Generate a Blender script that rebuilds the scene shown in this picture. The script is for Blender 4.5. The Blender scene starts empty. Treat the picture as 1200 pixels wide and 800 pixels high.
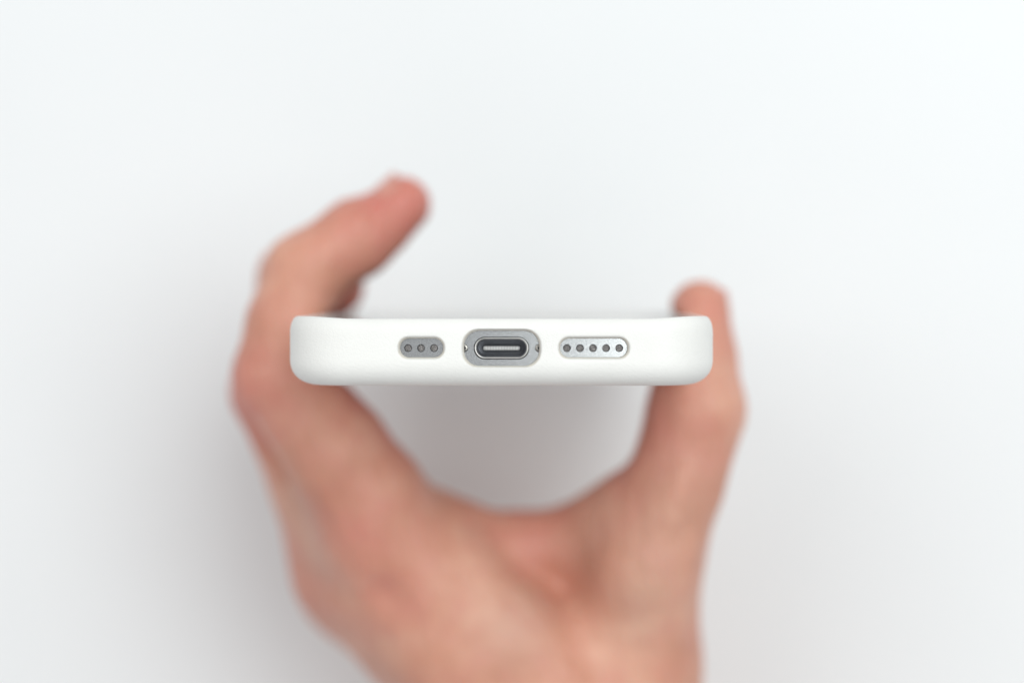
import bpy, bmesh, math, random
import numpy as np
from mathutils import Vector, Matrix

S = bpy.context.scene
C = S.collection
MM = 0.001

# ------------------------------------------------------------------ camera
CAM_H = 380.0                                   # mm from lens to the near edge of the phone
cam_d = bpy.data.cameras.new("camera")
cam = bpy.data.objects.new("camera", cam_d)
C.objects.link(cam)
cam.location = (0, 0, CAM_H * MM)
cam.rotation_euler = (0, 0, 0)                  # straight down, picture-up = +y
cam_d.lens = 75.0
cam_d.sensor_width = 36.0
cam_d.clip_start = 0.01
cam_d.clip_end = 20
cam_d.dof.use_dof = True
cam_d.dof.focus_distance = (CAM_H + 1.6) * MM
cam_d.dof.aperture_fstop = 4.1
S.camera = cam

# ------------------------------------------------------------------ light
W = bpy.data.worlds.new("World")
S.world = W
W.use_nodes = True
bg = W.node_tree.nodes["Background"]
bg.inputs[0].default_value = (0.96, 0.962, 0.995, 1)
bg.inputs[1].default_value = 0.46

def area(name, loc, target, size, power, col=(1, 1, 1)):
    d = bpy.data.lights.new(name, 'AREA')
    d.shape = 'RECTANGLE'
    d.size, d.size_y = size
    d.energy = power
    d.color = col
    o = bpy.data.objects.new(name, d)
    C.objects.link(o)
    o.location = loc
    o.rotation_euler = (Vector(target) - Vector(loc)).to_track_quat('-Z', 'Y').to_euler()
    return o

area("key_light", (0.42, 0.42, 1.0), (0.42, 0.42, 0), (0.72, 1.1), 11.3, (0.96, 1.0, 0.99))  # unseen key panel, added overhead right and edged to grade the metal's reflection
area("left_fill_light", (-0.60, 0.25, 1.0), (0, 0, -0.15), (0.7, 0.7), 3.9, (1.0, 1.0, 0.98))  # added fill from the left, no fixture there; lifts the case's shaded side

S.view_settings.view_transform = 'Standard'
S.view_settings.look = 'None'
S.view_settings.exposure = 0.0
S.view_settings.gamma = 1.0
S.view_settings.use_curve_mapping = False
S.cycles.max_bounces = 8
S.cycles.use_denoising = True

# ------------------------------------------------------------------ helpers
def tag(o, label=None, cat=None, kind=None):
    if label: o["label"] = label
    if cat: o["category"] = cat
    if kind: o["kind"] = kind

def link_mesh(name, me, mats, parent=None):
    o = bpy.data.objects.new(name, me)
    for m in (mats if isinstance(mats, (list, tuple)) else [mats]):
        me.materials.append(m)
    C.objects.link(o)
    if parent is not None:
        o.parent = parent
    return o

def from_bm(name, bm, mats, parent=None, smooth=True, angle=35):
    me = bpy.data.meshes.new(name)
    bm.to_mesh(me)
    bm.free()
    if smooth:
        me.polygons.foreach_set("use_smooth", [True] * len(me.polygons))
        me.set_sharp_from_angle(angle=math.radians(angle))
    return link_mesh(name, me, mats, parent)

def new_mat(name):
    m = bpy.data.materials.new(name)
    m.use_nodes = True
    nt = m.node_tree
    return m, nt, nt.nodes["Principled BSDF"]

def N(nt, kind, **kw):
    n = nt.nodes.new(kind)
    for k, v in kw.items():
        setattr(n, k, v)
    return n

def noise(nt, vec, scale, detail=3, rough=0.55):
    n = N(nt, 'ShaderNodeTexNoise')
    n.inputs['Scale'].default_value = scale
    n.inputs['Detail'].default_value = detail
    n.inputs['Roughness'].default_value = rough
    nt.links.new(vec, n.inputs['Vector'])
    return n.outputs['Fac']

def ramp(nt, fac, stops):
    n = N(nt, 'ShaderNodeValToRGB')
    el = n.color_ramp.elements
    while len(el) < len(stops):
        el.new(0.5)
    for e, (p, c) in zip(el, stops):
        e.position = p
        e.color = c if len(c) == 4 else (*c, 1)
    nt.links.new(fac, n.inputs[0])
    return n.outputs[0]

def mix(nt, fac, a, b, mode='MIX'):
    n = N(nt, 'ShaderNodeMix', data_type='RGBA', blend_type=mode)
    for sock, v in ((n.inputs[0], fac), (n.inputs[6], a), (n.inputs[7], b)):
        if hasattr(v, 'is_linked'):
            nt.links.new(v, sock)
        elif isinstance(v, tuple):
            sock.default_value = v if len(v) == 4 else (*v, 1)
        else:
            sock.default_value = v
    return n.outputs[2]

def math_n(nt, op, a, b):
    n = N(nt, 'ShaderNodeMath', operation=op)
    for sock, v in ((n.inputs[0], a), (n.inputs[1], b)):
        if hasattr(v, 'is_linked'):
            nt.links.new(v, sock)
        else:
            sock.default_value = v
    return n.outputs[0]

def bump(nt, bsdf, height, strength, dist):
    b = N(nt, 'ShaderNodeBump')
    b.inputs['Strength'].default_value = strength
    b.inputs['Distance'].default_value = dist
    nt.links.new(height, b.inputs['Height'])
    nt.links.new(b.outputs[0], bsdf.inputs['Normal'])

def obj_vec(nt):
    return N(nt, 'ShaderNodeTexCoord').outputs['Object']

# ------------------------------------------------------------------ materials
def mat_table():
    m, nt, b = new_mat("white_tabletop")
    v = obj_vec(nt)
    f = noise(nt, v, 9, 4)
    col = ramp(nt, f, [(0.3, (0.82, 0.84, 0.845)), (0.7, (0.84, 0.86, 0.865))])
    nt.links.new(col, b.inputs['Base Color'])
    b.inputs['Roughness'].default_value = 0.6
    b.inputs['Specular IOR Level'].default_value = 0.25
    bump(nt, b, noise(nt, v, 900, 2), 0.05, 0.0002)
    return m

def mat_leather():
    m, nt, b = new_mat("white_leather")
    v = obj_vec(nt)
    f = noise(nt, v, 120, 4)
    col = ramp(nt, f, [(0.3, (0.79, 0.79, 0.76)), (0.7, (0.815, 0.815, 0.787))])
    nt.links.new(col, b.inputs['Base Color'])
    vo = N(nt, 'ShaderNodeTexVoronoi', feature='SMOOTH_F1')
    vo.inputs['Scale'].default_value = 3600
    vo.inputs['Smoothness'].default_value = 0.6
    wob = N(nt, 'ShaderNodeVectorMath', operation='MULTIPLY_ADD')
    nz = N(nt, 'ShaderNodeTexNoise')
    nz.inputs['Scale'].default_value = 1300
    nt.links.new(v, nz.inputs['Vector'])
    nt.links.new(nz.outputs['Color'], wob.inputs[0])
    wob.inputs[1].default_value = (0.0006, 0.0006, 0.0006)
    nt.links.new(v, wob.inputs[2])
    nt.links.new(wob.outputs[0], vo.inputs['Vector'])
    h = math_n(nt, 'MULTIPLY', vo.outputs['Distance'], -1.0)
    h = math_n(nt, 'ADD', h, math_n(nt, 'MULTIPLY', noise(nt, v, 1500, 3), 1.1))
    b.inputs['Roughness'].default_value = 0.55
    b.inputs['Specular IOR Level'].default_value = 0.35
    bump(nt, b, h, 0.5, 0.00008)
    return m

def mat_plain(name, col, rough, metal=0.0, spec=0.5):
    m, nt, b = new_mat(name)
    v = obj_vec(nt)
    f = noise(nt, v, 700, 3)
    lo = tuple(c * 0.93 for c in col)
    hi = tuple(min(1, c * 1.07) for c in col)
    nt.links.new(ramp(nt, f, [(0.3, lo), (0.7, hi)]), b.inputs['Base Color'])
    b.inputs['Roughness'].default_value = rough
    b.inputs['Metallic'].default_value = metal
    b.inputs['Specular IOR Level'].default_value = spec
    return m

def mat_aluminium():
    m, nt, b = new_mat("blasted_aluminium")
    v = obj_vec(nt)
    f = noise(nt, v, 4500, 2, 0.7)
    sp = N(nt, 'ShaderNodeTexVoronoi', feature='F1')
    sp.inputs['Scale'].default_value = 1500
    nt.links.new(v, sp.inputs['Vector'])
    dots = ramp(nt, sp.outputs['Distance'], [(0.08, (1, 1, 1)), (0.16, (0, 0, 0))])
    col = ramp(nt, f, [(0.3, (0.39, 0.405, 0.41)), (0.7, (0.55, 0.565, 0.57))])
    col = mix(nt, math_n(nt, 'MULTIPLY', dots, 0.35), col, (0.9, 0.9, 0.88))
    nt.links.new(col, b.inputs['Base Color'])
    b.inputs['Metallic'].default_value = 1.0
    b.inputs['Roughness'].default_value = 0.2
    bump(nt, b, f, 0.12, 0.00003)
    return m

def mat_mesh_grille():
    m, nt, b = new_mat("speaker_mesh")
    v = obj_vec(nt)
    ck = N(nt, 'ShaderNodeTexVoronoi', feature='F1')
    ck.inputs['Scale'].default_value = 6500
    nt.links.new(v, ck.inputs['Vector'])
    col = ramp(nt, ck.outputs['Distance'], [(0.25, (0.01, 0.01, 0.01)), (0.65, (0.27, 0.255, 0.25))])
    nt.links.new(col, b.inputs['Base Color'])
    b.inputs['Metallic'].default_value = 0.3
    b.inputs['Roughness'].default_value = 0.5
    bump(nt, b, ck.outputs['Distance'], 0.5, 0.00005)
    return m

def mat_skin():
    m, nt, b = new_mat("skin")
    v = obj_vec(nt)
    at = N(nt, 'ShaderNodeAttribute', attribute_name='flush_shade')
    big = noise(nt, v, 55, 3)
    mid = noise(nt, v, 190, 4)
    base = ramp(nt, big, [(0.32, (0.55, 0.252, 0.168)), (0.52, (0.64, 0.318, 0.222)), (0.72, (0.72, 0.41, 0.295))])
    base = mix(nt, ramp(nt, mid, [(0.45, (0, 0, 0)), (0.7, (0.5, 0.5, 0.5))]), base, (0.64, 0.285, 0.22))
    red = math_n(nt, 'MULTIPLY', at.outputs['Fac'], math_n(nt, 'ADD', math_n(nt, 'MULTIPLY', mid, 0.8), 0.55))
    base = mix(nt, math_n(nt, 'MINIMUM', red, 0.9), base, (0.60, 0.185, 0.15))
    vn = N(nt, 'ShaderNodeAttribute', attribute_name='vein')
    base = mix(nt, math_n(nt, 'MULTIPLY', vn.outputs['Fac'], 0.33), base, (0.47, 0.33, 0.255))
    nt.links.new(base, b.inputs['Base Color'])
    b.inputs['Roughness'].default_value = 0.42
    b.inputs['Specular IOR Level'].default_value = 0.42
    b.inputs['Subsurface Weight'].default_value = 0.22
    b.inputs['Subsurface Radius'].default_value = (1.0, 0.36, 0.2)
    b.inputs['Subsurface Scale'].default_value = 0.0035
    vo = N(nt, 'ShaderNodeTexVoronoi', feature='DISTANCE_TO_EDGE')
    vo.inputs['Scale'].default_value = 900
    nt.links.new(v, vo.inputs['Vector'])
    h = math_n(nt, 'ADD', math_n(nt, 'MULTIPLY', vo.outputs['Distance'], 0.7), noise(nt, v, 350, 4))
    # stretched creases across the skin
    mp = N(nt, 'ShaderNodeMapping')
    mp.inputs['Rotation'].default_value = (0.2, 0.1, 0.6)
    mp.inputs['Scale'].default_value = (1.0, 0.28, 1.0)
    nt.links.new(v, mp.inputs['Vector'])
    cr = noise(nt, mp.outputs[0], 330, 3)
    h = math_n(nt, 'ADD', h, math_n(nt, 'MULTIPLY', cr, 2.2))
    bump(nt, b, h, 0.42, 0.0008)
    return m

TABLE = mat_table()
LEATHER = mat_leather()
RAW_EDGE = mat_plain("raw_leather_edge", (0.76, 0.73, 0.66), 0.7, 0, 0.3)
LINING = mat_plain("microfibre_lining", (0.62, 0.62, 0.61), 0.9, 0, 0.1)
ALU = mat_aluminium()
STEEL = mat_plain("polished_steel", (0.42, 0.415, 0.405), 0.33, 1.0)
DARK_STEEL = mat_plain("port_liner_steel", (0.09, 0.095, 0.105), 0.25, 1.0)
SCREW_STEEL = mat_plain("screw_steel", (0.30, 0.29, 0.27), 0.25, 1.0)
BLACK = mat_plain("black_plastic", (0.012, 0.012, 0.014), 0.4)
TONGUE = mat_plain("tongue_plastic", (0.30, 0.30, 0.30), 0.4)
CONTACT = mat_plain("contact_plating", (0.42, 0.42, 0.41), 0.35, 1.0)
GRILLE = mat_mesh_grille()
GLASS = mat_plain("screen_glass", (0.012, 0.012, 0.014), 0.02, 0, 0.6)
BACK_GLASS = mat_plain("back_glass", (0.55, 0.56, 0.57), 0.3)
SKIN = mat_skin()
NAIL = mat_plain("nail_plate", (0.63, 0.285, 0.225), 0.3, 0, 0.5)

# ------------------------------------------------------------------ tabletop
TABLE_Z = -0.170
bm = bmesh.new()
bmesh.ops.create_grid(bm, x_segments=2, y_segments=2, size=3.0)
t = from_bm("tabletop", bm, TABLE, smooth=False)
t.location = (0, 0, TABLE_Z)
tag(t, kind="structure", label="plain white tabletop behind the hand")

# ------------------------------------------------------------------ phone and case
PX, PY = -2.13, -1.67                            # centre of the phone's bottom end, mm
TILT = math.radians(0.6)
YAW = math.radians(-0.8)
L_CASE, W_CASE = 150.5, 77.5
T_TOP, T_BOT = 6.2, -6.35

def place(o):
    o.location = (PX * MM, PY * MM, 0)
    o.rotation_euler = (TILT, YAW, 0)

def outline(w, l, r, inset=0.0, step=1.0, narc=14):
    """rounded rectangle in x/z whose near end lies at z = 0 (minus the inset); mm"""
    hw = w / 2 - inset
    z1, z0 = -inset, -l + inset
    r = max(r - inset, 0.4)
    pts = []
    def seg(a, b):
        n = max(1, int(round((Vector(b) - Vector(a)).length / step)))
        for i in range(n):
            f = i / n
            pts.append((a[0] + (b[0] - a[0]) * f, a[1] + (b[1] - a[1]) * f))
    def arc(cx, cz, a0):
        for i in range(narc):
            a = a0 - math.pi / 2 * i / narc
            pts.append((cx + r * math.cos(a), cz + r * math.sin(a)))
    # constant vertex counts so rings of different insets match
    def nseg(a, b, n):
        for i in range(n):
            f = i / n
            pts.append((a[0] + (b[0] - a[0]) * f, a[1] + (b[1] - a[1]) * f))
    nw, nl = int(w / step * 0.75), int(l / step / 3)
    nseg((-hw + r, z1), (hw - r, z1), nw)
    arc(hw - r, z1 - r, math.pi / 2)
    nseg((hw, z1 - r), (hw, z0 + r), nl)
    arc(hw - r, z0 + r, 0)
    nseg((hw - r, z0), (-hw + r, z0), nw)
    arc(-hw + r, z0 + r, -math.pi / 2)
    nseg((-hw, z0 + r), (-hw, z1 - r), nl)
    arc(-hw + r, z1 - r, math.pi)
    return pts

def loft(bm, rings, cap0=True, cap1=True, close=False):
    vs = [[bm.verts.new((p[0] * MM, p[1] * MM, p[2] * MM)) for p in ring] for ring in rings]
    n = len(vs[0])
    for k in range(len(vs) - 1 + (1 if close else 0)):
        a, b = vs[k], vs[(k + 1) % len(vs)]
        for i in range(n):
            bm.faces.new((a[i], a[(i + 1) % n], b[(i + 1) % n], b[i]))
    if cap0 and not close: bm.faces.new(vs[0][::-1])
    if cap1 and not close: bm.faces.new(vs[-1])
    return vs

def lip_drop(x, z, y):
    """the lip along the short near end is a touch lower than at the corners"""
    if y < 3.5: return 0.0
    f = min(max((36.0 - abs(x)) / 10.0, 0), 1)
    f = f * f * (3 - 2 * f)
    g = min(max((z + 9.0) / 5.0, 0), 1)
    return 0.45 * f * g * min((y - 3.5) / 2.0, 1)

def case_profile():
    prof = []                                    # (inset, y) from the middle of the back to the lip and inside
    a, b, n = 5.6, 4.7, 2.25
    prof.append((16.0, T_BOT)); prof.append((11.5, T_BOT))
    for i in range(0, 15):
        th = math.pi / 2 * i / 14
        c, s = math.cos(th) ** (2 / n), math.sin(th) ** (2 / n)
        prof.append((a * (1 - s), T_BOT + b * (1 - c)))
    for y in np.linspace(T_BOT + b, T_TOP - 3.0, 7)[1:]:
        prof.append((0.0, float(y)))
    a2, b2 = 1.4, 3.0
    for i in range(1, 9):
        th = math.pi / 2 * i / 8
        prof.append((a2 * (1 - math.cos(th)), T_TOP - b2 + b2 * math.sin(th)))
    prof.append((1.9, T_TOP - 0.06)); prof.append((2.25, T_TOP - 0.4))
    prof.append((2.3, T_TOP - 1.15)); prof.append((1.9, T_TOP - 1.5))
    prof.append((1.85, -2.6)); prof.append((3.2, -4.1)); prof.append((16.0, -4.15))
    return prof

def stadium(w, h, r=None, n=14, cx=0, cy=0):
    r = h / 2 if r is None else r
    pts = []
    for (sx, sy, a0) in ((1, 1, 0), (-1, 1, 90), (-1, -1, 180), (1, -1, 270)):
        for i in range(n + 1):
            a = math.radians(a0 + 90 * i / n)
            pts.append((cx + sx * (w / 2 - r) + r * math.cos(a), cy + sy * (h / 2 - r) + r * math.sin(a)))
    return pts

def boolean(o, cutters):
    for c in cutters:
        md = o.modifiers.new("cut", 'BOOLEAN')
        md.operation = 'DIFFERENCE'
        md.solver = 'EXACT'
        md.object = c
    dg = bpy.context.evaluated_depsgraph_get()
    me = bpy.data.meshes.new_from_object(o.evaluated_get(dg))
    o.modifiers.clear()
    old = o.data
    o.data = me
    bpy.data.meshes.remove(old)
    for c in cutters:
        cm = c.data
        bpy.data.objects.remove(c)
        bpy.data.meshes.remove(cm)

HOLE_Y = 0.46
CUTS = [(-14.06, HOLE_Y + 0.05, 8.0, 3.6, None), (0.26, HOLE_Y - 0.02, 13.7, 6.5, 2.9), (16.72, HOLE_Y + 0.05, 12.3, 3.6, None)]

case = bpy.data.objects.new("phone_case", None)
C.objects.link(case)
place(case)
tag(case, "white grained leather phone case with three cutouts in its short end", "phone case")

bm = bmesh.new()
rings = []
for ins, y in case_profile():
    ring = []
    for x, z in outline(W_CASE, L_CASE, 11.6, ins):
        ring.append((x, y - lip_drop(x, z, y), z))
    rings.append(ring)
loft(bm, rings)
bmesh.ops.recalc_face_normals(bm, faces=bm.faces)
shell = from_bm("leather_shell", bm, [LEATHER, RAW_EDGE, LINING], case)

cutters = []
for cx, cy, w, h, r in CUTS:
    bm = bmesh.new()
    R0 = r or h / 2
    fr = 0.5                                    # the rim rolls over by this radius
    dp = 1.35                                    # wall depth over which it slants and rolls over
    levels = [(-4.0, -0.12), (-dp, -0.12)]
    for i in range(1, 9):
        th = math.pi / 2 * i / 8
        levels.append((-dp + dp * math.sin(th), -0.12 + (fr + 0.12) * (0.35 * i / 8 + 0.65 * (1 - math.cos(th)))))
    levels.append((0.6, fr + 0.02))
    loft(bm, [[(x, y, z) for x, y in stadium(w + 2 * g, h + 2 * g, R0 + g, cx=cx, cy=cy)] for z, g in levels])
    bmesh.ops.recalc_face_normals(bm, faces=bm.faces)
    me = bpy.data.meshes.new("cutter"); bm.to_mesh(me); bm.free()
    c = bpy.data.objects.new("cutter", me); C.objects.link(c)
    c.parent = case
    cutters.append(c)
boolean(shell, cutters)
me = shell.data
me.polygons.foreach_set("use_smooth", [True] * len(me.polygons))
me.set_sharp_from_angle(angle=math.radians(40))
for p in me.polygons:
    cx_, cy_, cz_ = [v / MM for v in p.center]
    p.material_index = 0
    if cz_ > -3 and abs(p.normal.z) < 0.72:
        for cx, cy, w, h, r in CUTS:
            if abs(cx_ - cx) < w / 2 + 0.1 and abs(cy_ - cy) < h / 2 + 0.08:
                p.material_index = 1
    if cz_ < -1.6 and abs(cx_) < W_CASE / 2 - 1.65 and -4.3 < cy_ < T_TOP - 1.1 and cz_ > -L_CASE + 1.6:
        d = p.normal
        if cy_ > T_BOT + 1.9 and (d.y > 0.5 or (cz_ > -1.95 and d.z < -0.5)):
            p.material_index = 2

# ---- the phone
phone = bpy.data.objects.new("phone", None)
C.objects.link(phone)
place(phone)
tag(phone, "silver metal phone inside the white case, showing its port and speaker holes", "phone")

PW, PL, PT0, PT1 = 73.9, 147.2, -4.0, 5.0
Z_FACE = -2.0
def shifted(pts): return [(x, z + Z_FACE) for x, z in pts]

bm = bmesh.new()
rings = []
for ins, y in [(0.9, PT0), (0.25, PT0 + 0.15), (0.05, PT0 + 0.5), (0.0, PT0 + 1.0)] + \
              [(0.0, y) for y in (-1.5, 0.5, 2.4)] + [(0.0, PT1 - 1.0), (0.05, PT1 - 0.5), (0.25, PT1 - 0.15), (0.9, PT1)]:
    rings.append([(x, y, z) for x, z in shifted(outline(PW, PL, 10.0, ins, step=2.0, narc=10))])
loft(bm, rings)
bmesh.ops.recalc_face_normals(bm, faces=bm.faces)
frame = from_bm("metal_frame", bm, ALU, phone)

PORT_X = 0.22
LEFT_HOLES = [-16.52, -14.19, -11.86]
RIGHT_HOLES = [11.93, 14.27, 16.61, 18.94, 21.28]
HOLE_R = 0.70
cutters = []
def column(pts, z0, z1):
    bm = bmesh.new()
    loft(bm, [[(x, y, z0) for x, y in pts], [(x, y, z1) for x, y in pts]])
    bmesh.ops.recalc_face_normals(bm, faces=bm.faces)
    me = bpy.data.meshes.new("cutter"); bm.to_mesh(me); bm.free()
    c = bpy.data.objects.new("cutter", me); C.objects.link(c); c.parent = phone
    cutters.append(c)
def circle(cx, cy, r, n=28):
    return [(cx + r * math.cos(2 * math.pi * i / n), cy + r * math.sin(2 * math.pi * i / n)) for i in range(n)]
column(stadium(9.95, 4.05, cx=PORT_X, cy=HOLE_Y), Z_FACE - 8, Z_FACE + 1)
for x in LEFT_HOLES + RIGHT_HOLES:
    column(circle(x, HOLE_Y, HOLE_R), Z_FACE - 1.6, Z_FACE + 1)
SCREWS = (PORT_X - 6.72, PORT_X + 6.72)
for x in SCREWS:
    column(circle(x, HOLE_Y, 0.74), Z_FACE - 1.2, Z_FACE + 1)
boolean(frame, cutters)
frame.data.polygons.foreach_set("use_smooth", [True] * len(frame.data.polygons))
frame.data.set_sharp_from_angle(angle=math.radians(30))
for p in frame.data.polygons:
    if abs(p.normal.z) > 0.9995:
        p.use_smooth = False

# front and back glass
def slab(name, y0, y1, inset, mat):
    bm = bmesh.new()
    prof = [(inset + 0.35, y0), (inset, y0 + (y1 - y0) * 0.3), (inset, y0 + (y1 - y0) * 0.7), (inset + 0.35, y1)]
    loft(bm, [[(x, y, z) for x, z in shifted(outline(PW, PL, 10.0, ins, step=4.0, narc=8))] for ins, y in prof])
    bmesh.ops.recalc_face_normals(bm, faces=bm.faces)
    return from_bm(name, bm, mat, phone)
slab("screen", PT1 + 0.004, PT1 + 0.22, 0.75, GLASS)
slab("back_panel", PT0 - 0.13, PT0 - 0.004, 0.95, BACK_GLASS)

# charging port: rolled steel ring, liner, tongue
def ring_sweep(profile, w, h, cx, cy, closed=True):
    """profile: list of (inset from the outer stadium, z)"""
    bm = bmesh.new()
    rings = [[(x, y, z) for x, y in stadium(w - 2 * i, h - 2 * i, h / 2 - i, n=16, cx=cx, cy=cy)] for i, z in profile]
    loft(bm, rings, close=closed, cap0=False, cap1=False)
    bmesh.ops.recalc_face_normals(bm, faces=bm.faces)
    return bm
z = Z_FACE
prof = [(0.0, z - 3.0), (0.0, z - 0.12), (0.04, z - 0.04), (0.12, z), (0.24, z), (0.34, z - 0.06), (0.40, z - 0.16), (0.42, z - 0.5), (0.42, z - 3.0)]
port = from_bm("charging_port", ring_sweep(prof, 9.74, 3.88, PORT_X, HOLE_Y), STEEL, phone, angle=60)
prof = [(0.0, z - 0.55), (0.0, z - 6.9), (1.3, z - 6.95), (1.3, z - 6.85), (0.12, z - 6.8), (0.12, z - 0.55)]
from_bm("port_liner", ring_sweep(prof, 8.9, 3.04, PORT_X, HOLE_Y), DARK_STEEL, port)
bm = bmesh.new()
loft(bm, [[(x, y, zz) for x, y in stadium(8.7, 2.9, n=8, cx=PORT_X, cy=HOLE_Y)] for zz in (z - 7.2, z - 7.0)])
from_bm("port_floor", bm, BLACK, port)
bm = bmesh.new()
loft(bm, [[(x, y, zz) for x, y in stadium(6.6 - g, 0.72 - g, 0.22 - g / 2, n=5, cx=PORT_X, cy=HOLE_Y - 0.02)] for zz, g in ((z - 6.9, 0), (z - 1.15, 0), (z - 1.0, 0.12))])
bmesh.ops.recalc_face_normals(bm, faces=bm.faces)
nf = len(bm.faces)
for i in range(12):                              # contact strips along both faces of the tongue
    x = PORT_X + (i - 5.5) * 0.5
    for sy in (-1, 1):
        mat = Matrix.Translation((x * MM, (HOLE_Y - 0.02 + sy * 0.36) * MM, (z - 3.1) * MM)) @ Matrix.Diagonal((0.27 * MM, 0.05 * MM, 4.3 * MM, 1))
        bmesh.ops.create_cube(bm, size=1.0, matrix=mat)
    mat = Matrix.Translation((x * MM, (HOLE_Y - 0.02) * MM, (z - 0.985) * MM)) @ Matrix.Diagonal((0.27 * MM, 0.46 * MM, 0.05 * MM, 1))
    bmesh.ops.create_cube(bm, size=1.0, matrix=mat)
bm.faces.ensure_lookup_table()
for f in bm.faces[nf:]:
    f.material_index = 1
from_bm("connector_tongue", bm, [TONGUE, CONTACT], port, angle=30)

# holes: sleeve and gauze at the bottom
def hole(name, x, depth):
    bm = bmesh.new()
    zz = Z_FACE - depth
    rings = [circle(x, HOLE_Y, r) for r in (HOLE_R - 0.01, HOLE_R - 0.01, HOLE_R - 0.11, HOLE_R - 0.12, 0.25)]
    zs = (zz - 0.1, zz + 0.18, zz + 0.18, zz, zz + 0.03)
    vs = loft(bm, [[(px, py, q) for px, py in ring] for ring, q in zip(rings, zs)], cap0=True, cap1=True)
    bmesh.ops.recalc_face_normals(bm, faces=bm.faces)
    for f in bm.faces:
        c = f.calc_center_median() / MM
        if math.hypot(c.x - x, c.y - HOLE_Y) > HOLE_R - 0.115:
            f.material_index = 1
    return from_bm(name, bm, [GRILLE, BLACK], phone)
for x in LEFT_HOLES: hole("microphone_hole", x, 0.45)
for x in RIGHT_HOLES: hole("speaker_hole", x, 0.6)

# five-lobed screws, half covered by the case
for x in SCREWS:
    bm = bmesh.new()
    n = 40
    def ringr(r, zz): return [(x + r * math.cos(2 * math.pi * i / n), HOLE_Y + r * math.sin(2 * math.pi * i / n), zz) for i in range(n)]
    def lobes(s, zz):
        out = []
        for i in range(n):
            a = 2 * math.pi * i / n
            r = s * (0.30 + 0.075 * math.cos(5 * a))
            out.append((x + r * math.cos(a), HOLE_Y + r * math.sin(a), zz))
        return out
    loft(bm, [ringr(0.70, Z_FACE - 0.8), ringr(0.70, Z_FACE - 0.18), ringr(0.62, Z_FACE - 0.06), ringr(0.48, Z_FACE - 0.02),
              lobes(1.0, Z_FACE - 0.03), lobes(0.95, Z_FACE - 0.35)], cap0=True, cap1=True)
    bmesh.ops.recalc_face_normals(bm, faces=bm.faces)
    for f in bm.faces:
        c = f.calc_center_median() / MM
        if c.z < Z_FACE - 0.3 and math.hypot(c.x - x, c.y - HOLE_Y) < 0.3: f.material_index = 1
    from_bm("screw", bm, [SCREW_STEEL, BLACK], phone)

# ------------------------------------------------------------------ hand
# joints in mm: x right, y up the picture, depth below the phone's near end
def J(u, v, dep, r):
    s = 0.152 * (CAM_H + dep) / CAM_H
    return (np.array(((u - 600) * s, (400 - v) * s, -dep)), r)

FINGERS = {
    'index':  [J(440, 622, 74, 11.6), J(430, 580, 72, 12.0), J(395, 532, 70, 11.4), J(331, 440, 68, 10.4), J(338, 378, 68, 9.0), J(356, 320, 70, 8.6), J(420, 276, 73, 8.3), J(446, 262, 74, 6.2), J(470, 240, 75, 6.1)],
    'middle': [J(412, 668, 92, 12.0), J(368, 562, 90, 9.8), J(326, 458, 88, 9.8), J(336, 390, 89, 8.6), J(345, 326, 88, 7.9), J(391, 334, 85, 7.0)],
    'ring':   [J(416, 682, 110, 11.4), J(375, 580, 108, 9.5), J(336, 475, 107, 9.2), J(346, 405, 107, 8.1), J(352, 348, 107, 7.5), J(386, 344, 107, 6.8)],
    'little': [J(434, 694, 127, 10.2), J(395, 600, 126, 8.3), J(356, 520, 125, 8.1), J(356, 450, 125, 7.2), J(356, 392, 125, 6.7), J(384, 360, 124, 6.0)],
    'thumb':  [J(738, 790, 84, 14.5), J(757, 660, 73, 11.6), J(790, 570, 69, 9.6), J(817, 478, 68, 9.7), J(819, 420, 70, 7.6), J(819, 364, 73, 6.3)],
}
PALM = [
    [J(440, 622, 74, 11.6), J(540, 765, 78, 12.5), J(640, 900, 84, 14)],
    [J(412, 668, 92, 12.0), J(525, 790, 95, 13.5), J(640, 905, 97, 15)],
    [J(416, 682, 110, 11.4), J(530, 795, 110, 13), J(640, 910, 109, 15)],
    [J(434, 694, 127, 10.2), J(540, 800, 124, 12.5), J(640, 910, 120, 15)],
    [J(738, 790, 84, 14.5), J(705, 900, 94, 18)],
    [J(376, 585, 82, 8.6), J(432, 672, 82, 11.0), J(545, 785, 84, 13)],
    [J(715, 735, 92, 15), J(672, 850, 100, 20)],
    [J(494, 628, 80, 9.8), J(530, 665, 77, 11.5), J(640, 800, 78, 15)],
    [J(496, 622, 84, 7.6), J(548, 638, 83, 7.4), J(610, 642, 85, 7.4), J(670, 637, 84, 7.6), J(735, 600, 76, 8.5)],
    [J(520, 680, 105, 12), J(600, 720, 104, 16), J(680, 720, 96, 15)],
    [J(520, 720, 124, 11), J(590, 790, 124, 17), J(640, 900, 120, 17)],
    [J(600, 760, 88, 17), J(690, 830, 92, 19)],
    [J(655, 925, 90, 23), J(690, 1150, 98, 27), J(735, 1500, 106, 33)],
    [J(648, 925, 112, 22), J(685, 1150, 116, 27), J(735, 1500, 120, 33)],
]
TENDONS = [
    [J(835, 520, 66, 2.6), J(800, 640, 64, 2.4), J(775, 740, 70, 2.4)],
    [J(800, 560, 60, 2.4), J(770, 650, 63, 2.4), J(755, 740, 70, 2.4)],
]

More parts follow.
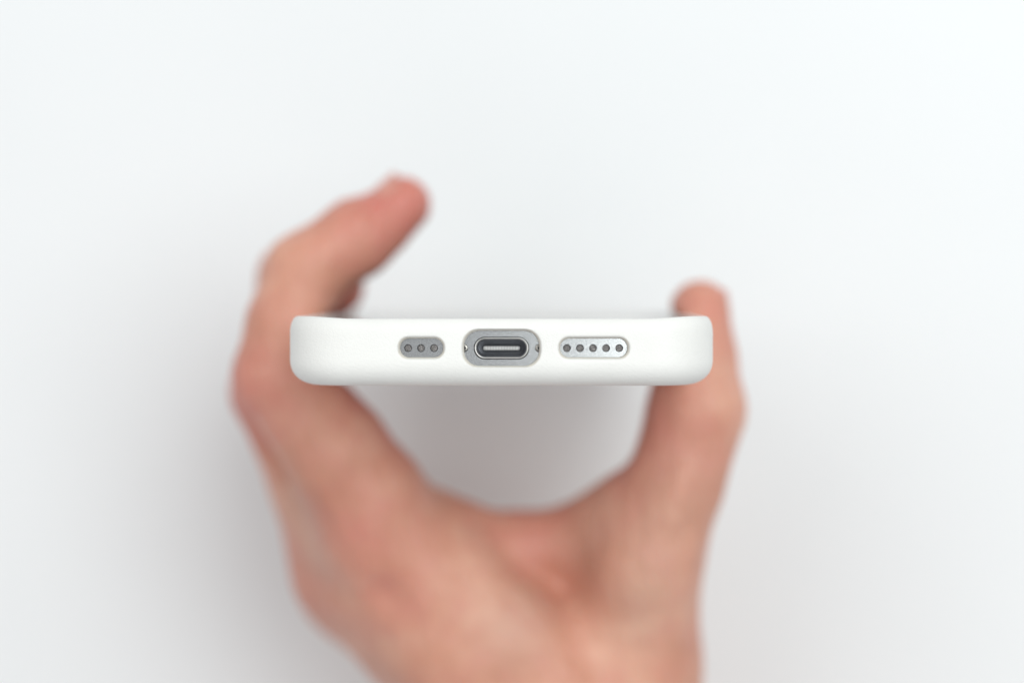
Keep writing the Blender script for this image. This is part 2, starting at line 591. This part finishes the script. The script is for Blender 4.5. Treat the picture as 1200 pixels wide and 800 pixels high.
FOLDS = [
    ([J(562, 618, 75, 0), J(575, 635, 75, 0), J(597, 657, 75, 0), J(655, 690, 75, 0)], 1.4, 3.2),
    ([J(452, 690, 70, 0), J(462, 698, 70, 0)], 1.8, 3.6),
    ([J(338, 530, 72, 0), J(362, 595, 72, 0), J(392, 680, 72, 0), J(440, 750, 72, 0)], 0.35, 4.0),
]
VEINS = [
    [J(352, 590, 74, 0), J(380, 650, 72, 0)],
    [J(800, 560, 64, 0), J(772, 640, 64, 0), J(752, 710, 64, 0)],
    [J(715, 600, 70, 0), J(672, 650, 70, 0), J(600, 740, 66, 0)],
]

def round_cone(P, a, b, r1, r2):
    ba = b - a
    l2 = float(ba @ ba)
    t = np.clip(((P - a) @ ba) / l2, 0, 1)
    d = np.linalg.norm(P - a - t[..., None] * ba, axis=-1)
    return d - (r1 + (r2 - r1) * t)

def smin(a, b, k):
    h = np.clip(0.5 + 0.5 * (b - a) / k, 0, 1)
    return b + (a - b) * h - k * h * (1 - h)

def build_hand():
    res = 1.15
    allp = [q for ch in list(FINGERS.values()) + PALM for q in ch]
    lo = np.min([p - r for p, r in allp], axis=0) - 5
    hi = np.max([p + r for p, r in allp], axis=0) + 5
    lo[1] = max(lo[1], -215)
    dims = np.ceil((hi - lo) / res).astype(int) + 1
    ax = [lo[i] + res * np.arange(dims[i]) for i in range(3)]
    FAR = 30.0
    def field(chain, k):
        D = np.full(dims, FAR, np.float32)
        for (a, r1), (b, r2) in zip(chain[:-1], chain[1:]):
            m = max(r1, r2) + 16
            i0 = [max(0, int((min(a[i], b[i]) - m - lo[i]) / res)) for i in range(3)]
            i1 = [min(dims[i], int((max(a[i], b[i]) + m - lo[i]) / res) + 2) for i in range(3)]
            if any(i1[i] <= i0[i] for i in range(3)): continue
            sl = tuple(slice(i0[i], i1[i]) for i in range(3))
            G = np.stack(np.meshgrid(*[ax[i][i0[i]:i1[i]] for i in range(3)], indexing='ij'), -1).astype(np.float32)
            d = round_cone(G, a.astype(np.float32), b.astype(np.float32), r1, r2)
            D[sl] = smin(D[sl], d, k)
        return D
    palm = np.full(dims, FAR, np.float32)
    for ch in PALM:
        palm = smin(palm, field(ch, 3.0), 7.0)
    fing = np.full(dims, FAR, np.float32)
    for k_, ch in FINGERS.items():
        fing = smin(fing, field(ch, 2.5), 1.0)
    D = smin(palm, fing, 6.0)
    for ch in TENDONS:
        D = smin(D, field(ch, 2.0), 3.5)
    # flesh pressed flat where it meets the case
    X, Y, Z = np.meshgrid(*[a.astype(np.float32) for a in ax], indexing='ij')
    rot = np.array(Matrix.Rotation(YAW, 3, 'Y') @ Matrix.Rotation(TILT, 3, 'X'))
    lx = (X - PX) * rot[0][0] + (Y - PY) * rot[1][0] + Z * rot[2][0]
    ly = (X - PX) * rot[0][1] + (Y - PY) * rot[1][1] + Z * rot[2][1]
    lz = (X - PX) * rot[0][2] + (Y - PY) * rot[1][2] + Z * rot[2][2]
    rad = 3.0
    qx = np.abs(lx) - (W_CASE / 2 - rad)
    qy = np.abs(ly - (T_TOP + T_BOT) / 2) - ((T_TOP - T_BOT) / 2 - rad)
    qz = np.abs(lz + L_CASE / 2) - (L_CASE / 2 - rad)
    box = np.sqrt(np.maximum(qx, 0) ** 2 + np.maximum(qy, 0) ** 2 + np.maximum(qz, 0) ** 2) + np.minimum(np.maximum(np.maximum(qx, qy), qz), 0) - rad
    del lx, ly, lz, qx, qy, qz
    D = -smin(-D, box - 0.15, 1.5)
    del box
    # fold where the index side of the hand overlaps the web, and a dimple by the knuckle
    def flat_dist(chain):
        d = np.full(dims[:2], 99.0, np.float32)
        for (a, _), (b, _) in zip(chain[:-1], chain[1:]):
            ba = (b - a)[:2]
            px_, py_ = X[:, :, 0] - a[0], Y[:, :, 0] - a[1]
            t = np.clip((px_ * ba[0] + py_ * ba[1]) / (ba @ ba), 0, 1)
            d = np.minimum(d, np.hypot(px_ - t * ba[0], py_ - t * ba[1]))
        return d
    near = 1 / (1 + np.exp(-(Z + 92) / 3.0))
    for chain, depth_, wid in FOLDS:
        D += (depth_ * np.exp(-(flat_dist(chain) / wid) ** 2))[:, :, None] * near
    # soft irregular flesh
    rng = np.random.default_rng(4)
    for f, amp in ((0.11, 0.45), (0.23, 0.25), (0.5, 0.10)):
        for _ in range(3):
            k = rng.normal(size=3); k = k / np.linalg.norm(k) * f
            D += (amp * 0.5 * np.sin(k[0] * X + k[1] * Y + k[2] * Z + rng.uniform(0, 6.28))).astype(np.float32)
    # skin folds at the finger joints
    for name, ch in FINGERS.items():
        idx = {'index': (3, 5), 'middle': (2, 4), 'ring': (2, 4), 'little': (2, 4), 'thumb': (3,)}[name]
        for i in idx:
            p, r = ch[i]
            a = ch[i + 1][0] - ch[i - 1][0]; a = a / np.linalg.norm(a)
            m = r * 1.7
            i0 = [max(0, int((p[q] - m - lo[q]) / res)) for q in range(3)]
            i1 = [min(dims[q], int((p[q] + m - lo[q]) / res) + 1) for q in range(3)]
            sl = tuple(slice(i0[q], i1[q]) for q in range(3))
            s = (X[sl] - p[0]) * a[0] + (Y[sl] - p[1]) * a[1] + (Z[sl] - p[2]) * a[2]
            D[sl] += (0.28 * np.cos(s * 2 * math.pi / 3.2) * np.exp(-(s / 3.4) ** 2)).astype(np.float32)
    D[:, 0, :] = np.maximum(D[:, 0, :], 0.5)     # close the arm where it leaves the picture
    # ---- surface nets
    ins = D < 0
    c = np.zeros(np.array(dims) - 1, np.int8)
    for i in (0, 1):
        for j in (0, 1):
            for k in (0, 1):
                c += ins[i:dims[0] - 1 + i, j:dims[1] - 1 + j, k:dims[2] - 1 + k]
    act = (c > 0) & (c < 8)
    cells = np.argwhere(act)
    vid = -np.ones(act.shape, np.int64)
    vid[act] = np.arange(len(cells))
    acc = np.zeros((len(cells), 3)); cnt = np.zeros(len(cells))
    corners = [(i, j, k) for i in (0, 1) for j in (0, 1) for k in (0, 1)]
    for a in corners:
        for q in range(3):
            if a[q]: continue
            b = list(a); b[q] = 1
            da = D[cells[:, 0] + a[0], cells[:, 1] + a[1], cells[:, 2] + a[2]]
            db = D[cells[:, 0] + b[0], cells[:, 1] + b[1], cells[:, 2] + b[2]]
            x = (da < 0) != (db < 0)
            t = np.where(x, da / np.where(x, da - db, 1), 0)
            pt = np.array(a, float)[None].repeat(len(cells), 0)
            pt[:, q] += t
            acc[x] += pt[x]; cnt[x] += 1
    V = lo + res * (cells + acc / cnt[:, None])
    faces = []
    for q in range(3):
        u, w = (q + 1) % 3, (q + 2) % 3
        n = list(dims); n[q] -= 1
        sl0 = [slice(None)] * 3; sl1 = [slice(None)] * 3
        sl0[q] = slice(0, dims[q] - 1); sl1[q] = slice(1, dims[q])
        s0, s1 = ins[tuple(sl0)], ins[tuple(sl1)]
        E = np.argwhere(s0 != s1)
        E = E[(E[:, u] > 0) & (E[:, w] > 0) & (E[:, u] < dims[u] - 1) & (E[:, w] < dims[w] - 1)]
        eu = np.zeros(3, int); eu[u] = 1
        ew = np.zeros(3, int); ew[w] = 1
        quad = np.stack([vid[tuple((E - eu - ew).T)], vid[tuple((E - ew).T)], vid[tuple(E.T)], vid[tuple((E - eu).T)]], 1)
        flip = ~s0[tuple(E.T)]
        quad[flip] = quad[flip][:, ::-1]
        faces.append(quad)
    F = np.concatenate(faces)
    F = F[(F >= 0).all(1)]
    # light smoothing over the quad edges
    e = np.concatenate([F[:, [0, 1]], F[:, [1, 2]], F[:, [2, 3]], F[:, [3, 0]]])
    for lam in (0.5, 0.5):
        sm = np.zeros_like(V); n = np.zeros(len(V))
        np.add.at(sm, e[:, 0], V[e[:, 1]]); np.add.at(n, e[:, 0], 1)
        np.add.at(sm, e[:, 1], V[e[:, 0]]); np.add.at(n, e[:, 1], 1)
        V = V + lam * (sm / np.maximum(n, 1)[:, None] - V)
    me = bpy.data.meshes.new("hand")
    me.from_pydata((V * MM).tolist(), [], F.tolist())
    me.polygons.foreach_set("use_smooth", [True] * len(me.polygons))
    # ruddy zones: fingertips, knuckles, web and palm; also painted shade under the case
    fl = np.zeros(len(V))
    def blob(p, rad, s):
        nonlocal fl
        fl = np.maximum(fl, s * np.exp(-(np.linalg.norm(V - p, axis=1) / rad) ** 2))
    for name, ch in FINGERS.items():
        blob(ch[-1][0], 15, 0.95 if name != 'thumb' else 0.35)
        if name != 'thumb':
            blob(ch[-2][0] * 0.5 + ch[-3][0] * 0.5, 10, 0.55)
            blob(ch[3 if name == 'index' else 2][0] + np.array((-7, -3, 4)), 11, 0.8)
            blob(ch[0][0] + np.array((-4, 0, 6)), 12, 0.5)
        else:
            blob(ch[3][0] + np.array((-8, -2, 0)), 13, 0.6)
    blob(J(620, 620, 84, 0)[0], 15, 0.5)
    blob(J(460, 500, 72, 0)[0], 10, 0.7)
    blob(J(420, 462, 70, 0)[0], 9, 0.9)  # the case's shade on the finger, painted in as redder skin
    blob(J(430, 270, 70, 0)[0], 12, 0.5)
    blob(J(740, 540, 72, 0)[0], 11, 0.6)
    blob(J(450, 690, 66, 0)[0], 9, 0.4)
    at = me.attributes.new("flush_shade", 'FLOAT', 'POINT')
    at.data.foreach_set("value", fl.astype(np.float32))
    ve = np.zeros(len(V))
    for chain in VEINS:
        for (a, _), (b, _) in zip(chain[:-1], chain[1:]):
            ba = b - a
            t = np.clip(((V - a) @ ba) / (ba @ ba), 0, 1)
            ve = np.maximum(ve, np.exp(-((np.linalg.norm(V - a - t[:, None] * ba, axis=1)) / 8.0) ** 2))
    me.attributes.new("vein", 'FLOAT', 'POINT').data.foreach_set("value", ve.astype(np.float32))
    me.update()
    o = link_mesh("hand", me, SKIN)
    tag(o, "bare left hand gripping the white phone case, thumb on the right", "hand")
    # ---- fingernails
    def nail(tip, prev, dorsal, r, length, half_deg):
        a = tip - prev; a = a / np.linalg.norm(a)
        n = np.array(dorsal, float); n = n - a * (n @ a); n /= np.linalg.norm(n)
        b = np.cross(a, n)
        bmn = bmesh.new()
        nu, nv = 12, 12
        top, bot = [], []
        for i in range(nu + 1):
            f = i / nu
            u = -length * 0.70 + length * f
            for dst, off in ((top, 0.4 if half_deg < 60 else 0.12), (bot, -0.4)):
                row = []
                for j in range(nv + 1):
                    g = j / nv * 2 - 1
                    wgt = math.sqrt(max(0.0, 1 - max(0, (0.28 - f) / 0.28) ** 2 * 0.75)) * (1 - 0.16 * max(0, (f - 0.8) / 0.2) ** 2 * 1)
                    th = math.radians(half_deg) * g * wgt
                    uu = u - (1.6 * g * g if f > 0.5 else 0) * max(0, (f - 0.5) * 2)
                    rr = r + off - 0.35 * max(0, f - 0.5) - 0.9 * max(0, 0.1 - f) * 4
                    flat = 1 - 0.12 * (1 - abs(g)) * 0
                    p = tip + a * uu + (n * math.cos(th) + b * math.sin(th)) * rr * flat
                    row.append(bmn.verts.new(Vector(p) * MM))
                dst.append(row)
        for i in range(nu):
            for j in range(nv):
                bmn.faces.new((top[i][j], top[i + 1][j], top[i + 1][j + 1], top[i][j + 1]))
                bmn.faces.new((bot[i][j], bot[i][j + 1], bot[i + 1][j + 1], bot[i + 1][j]))
        for i in range(nu):
            for j in (0, nv):
                q = (top[i][j], bot[i][j], bot[i + 1][j], top[i + 1][j])
                bmn.faces.new(q if j else q[::-1])
        for j in range(nv):
            for i in (0, nu):
                q = (top[i][j], top[i][j + 1], bot[i][j + 1], bot[i][j])
                bmn.faces.new(q if i == 0 else q[::-1])
        bmesh.ops.recalc_face_normals(bmn, faces=bmn.faces)
        from_bm("fingernail", bmn, NAIL, o, angle=50)
    for name, dors in (('index', (-0.5, 0.8, 0.1)), ('middle', (0.1, 1, 0)), ('ring', (0, 1, 0)), ('little', (0.3, 1, 0)), ('thumb', (1, 0.1, 0.5))):
        ch = FINGERS[name]
        nail(ch[-1][0], ch[-2][0], dors, ch[-1][1], 12.0 if name != 'thumb' else 12.5, 58 if name != 'thumb' else 62)
    return o

hand = build_hand()
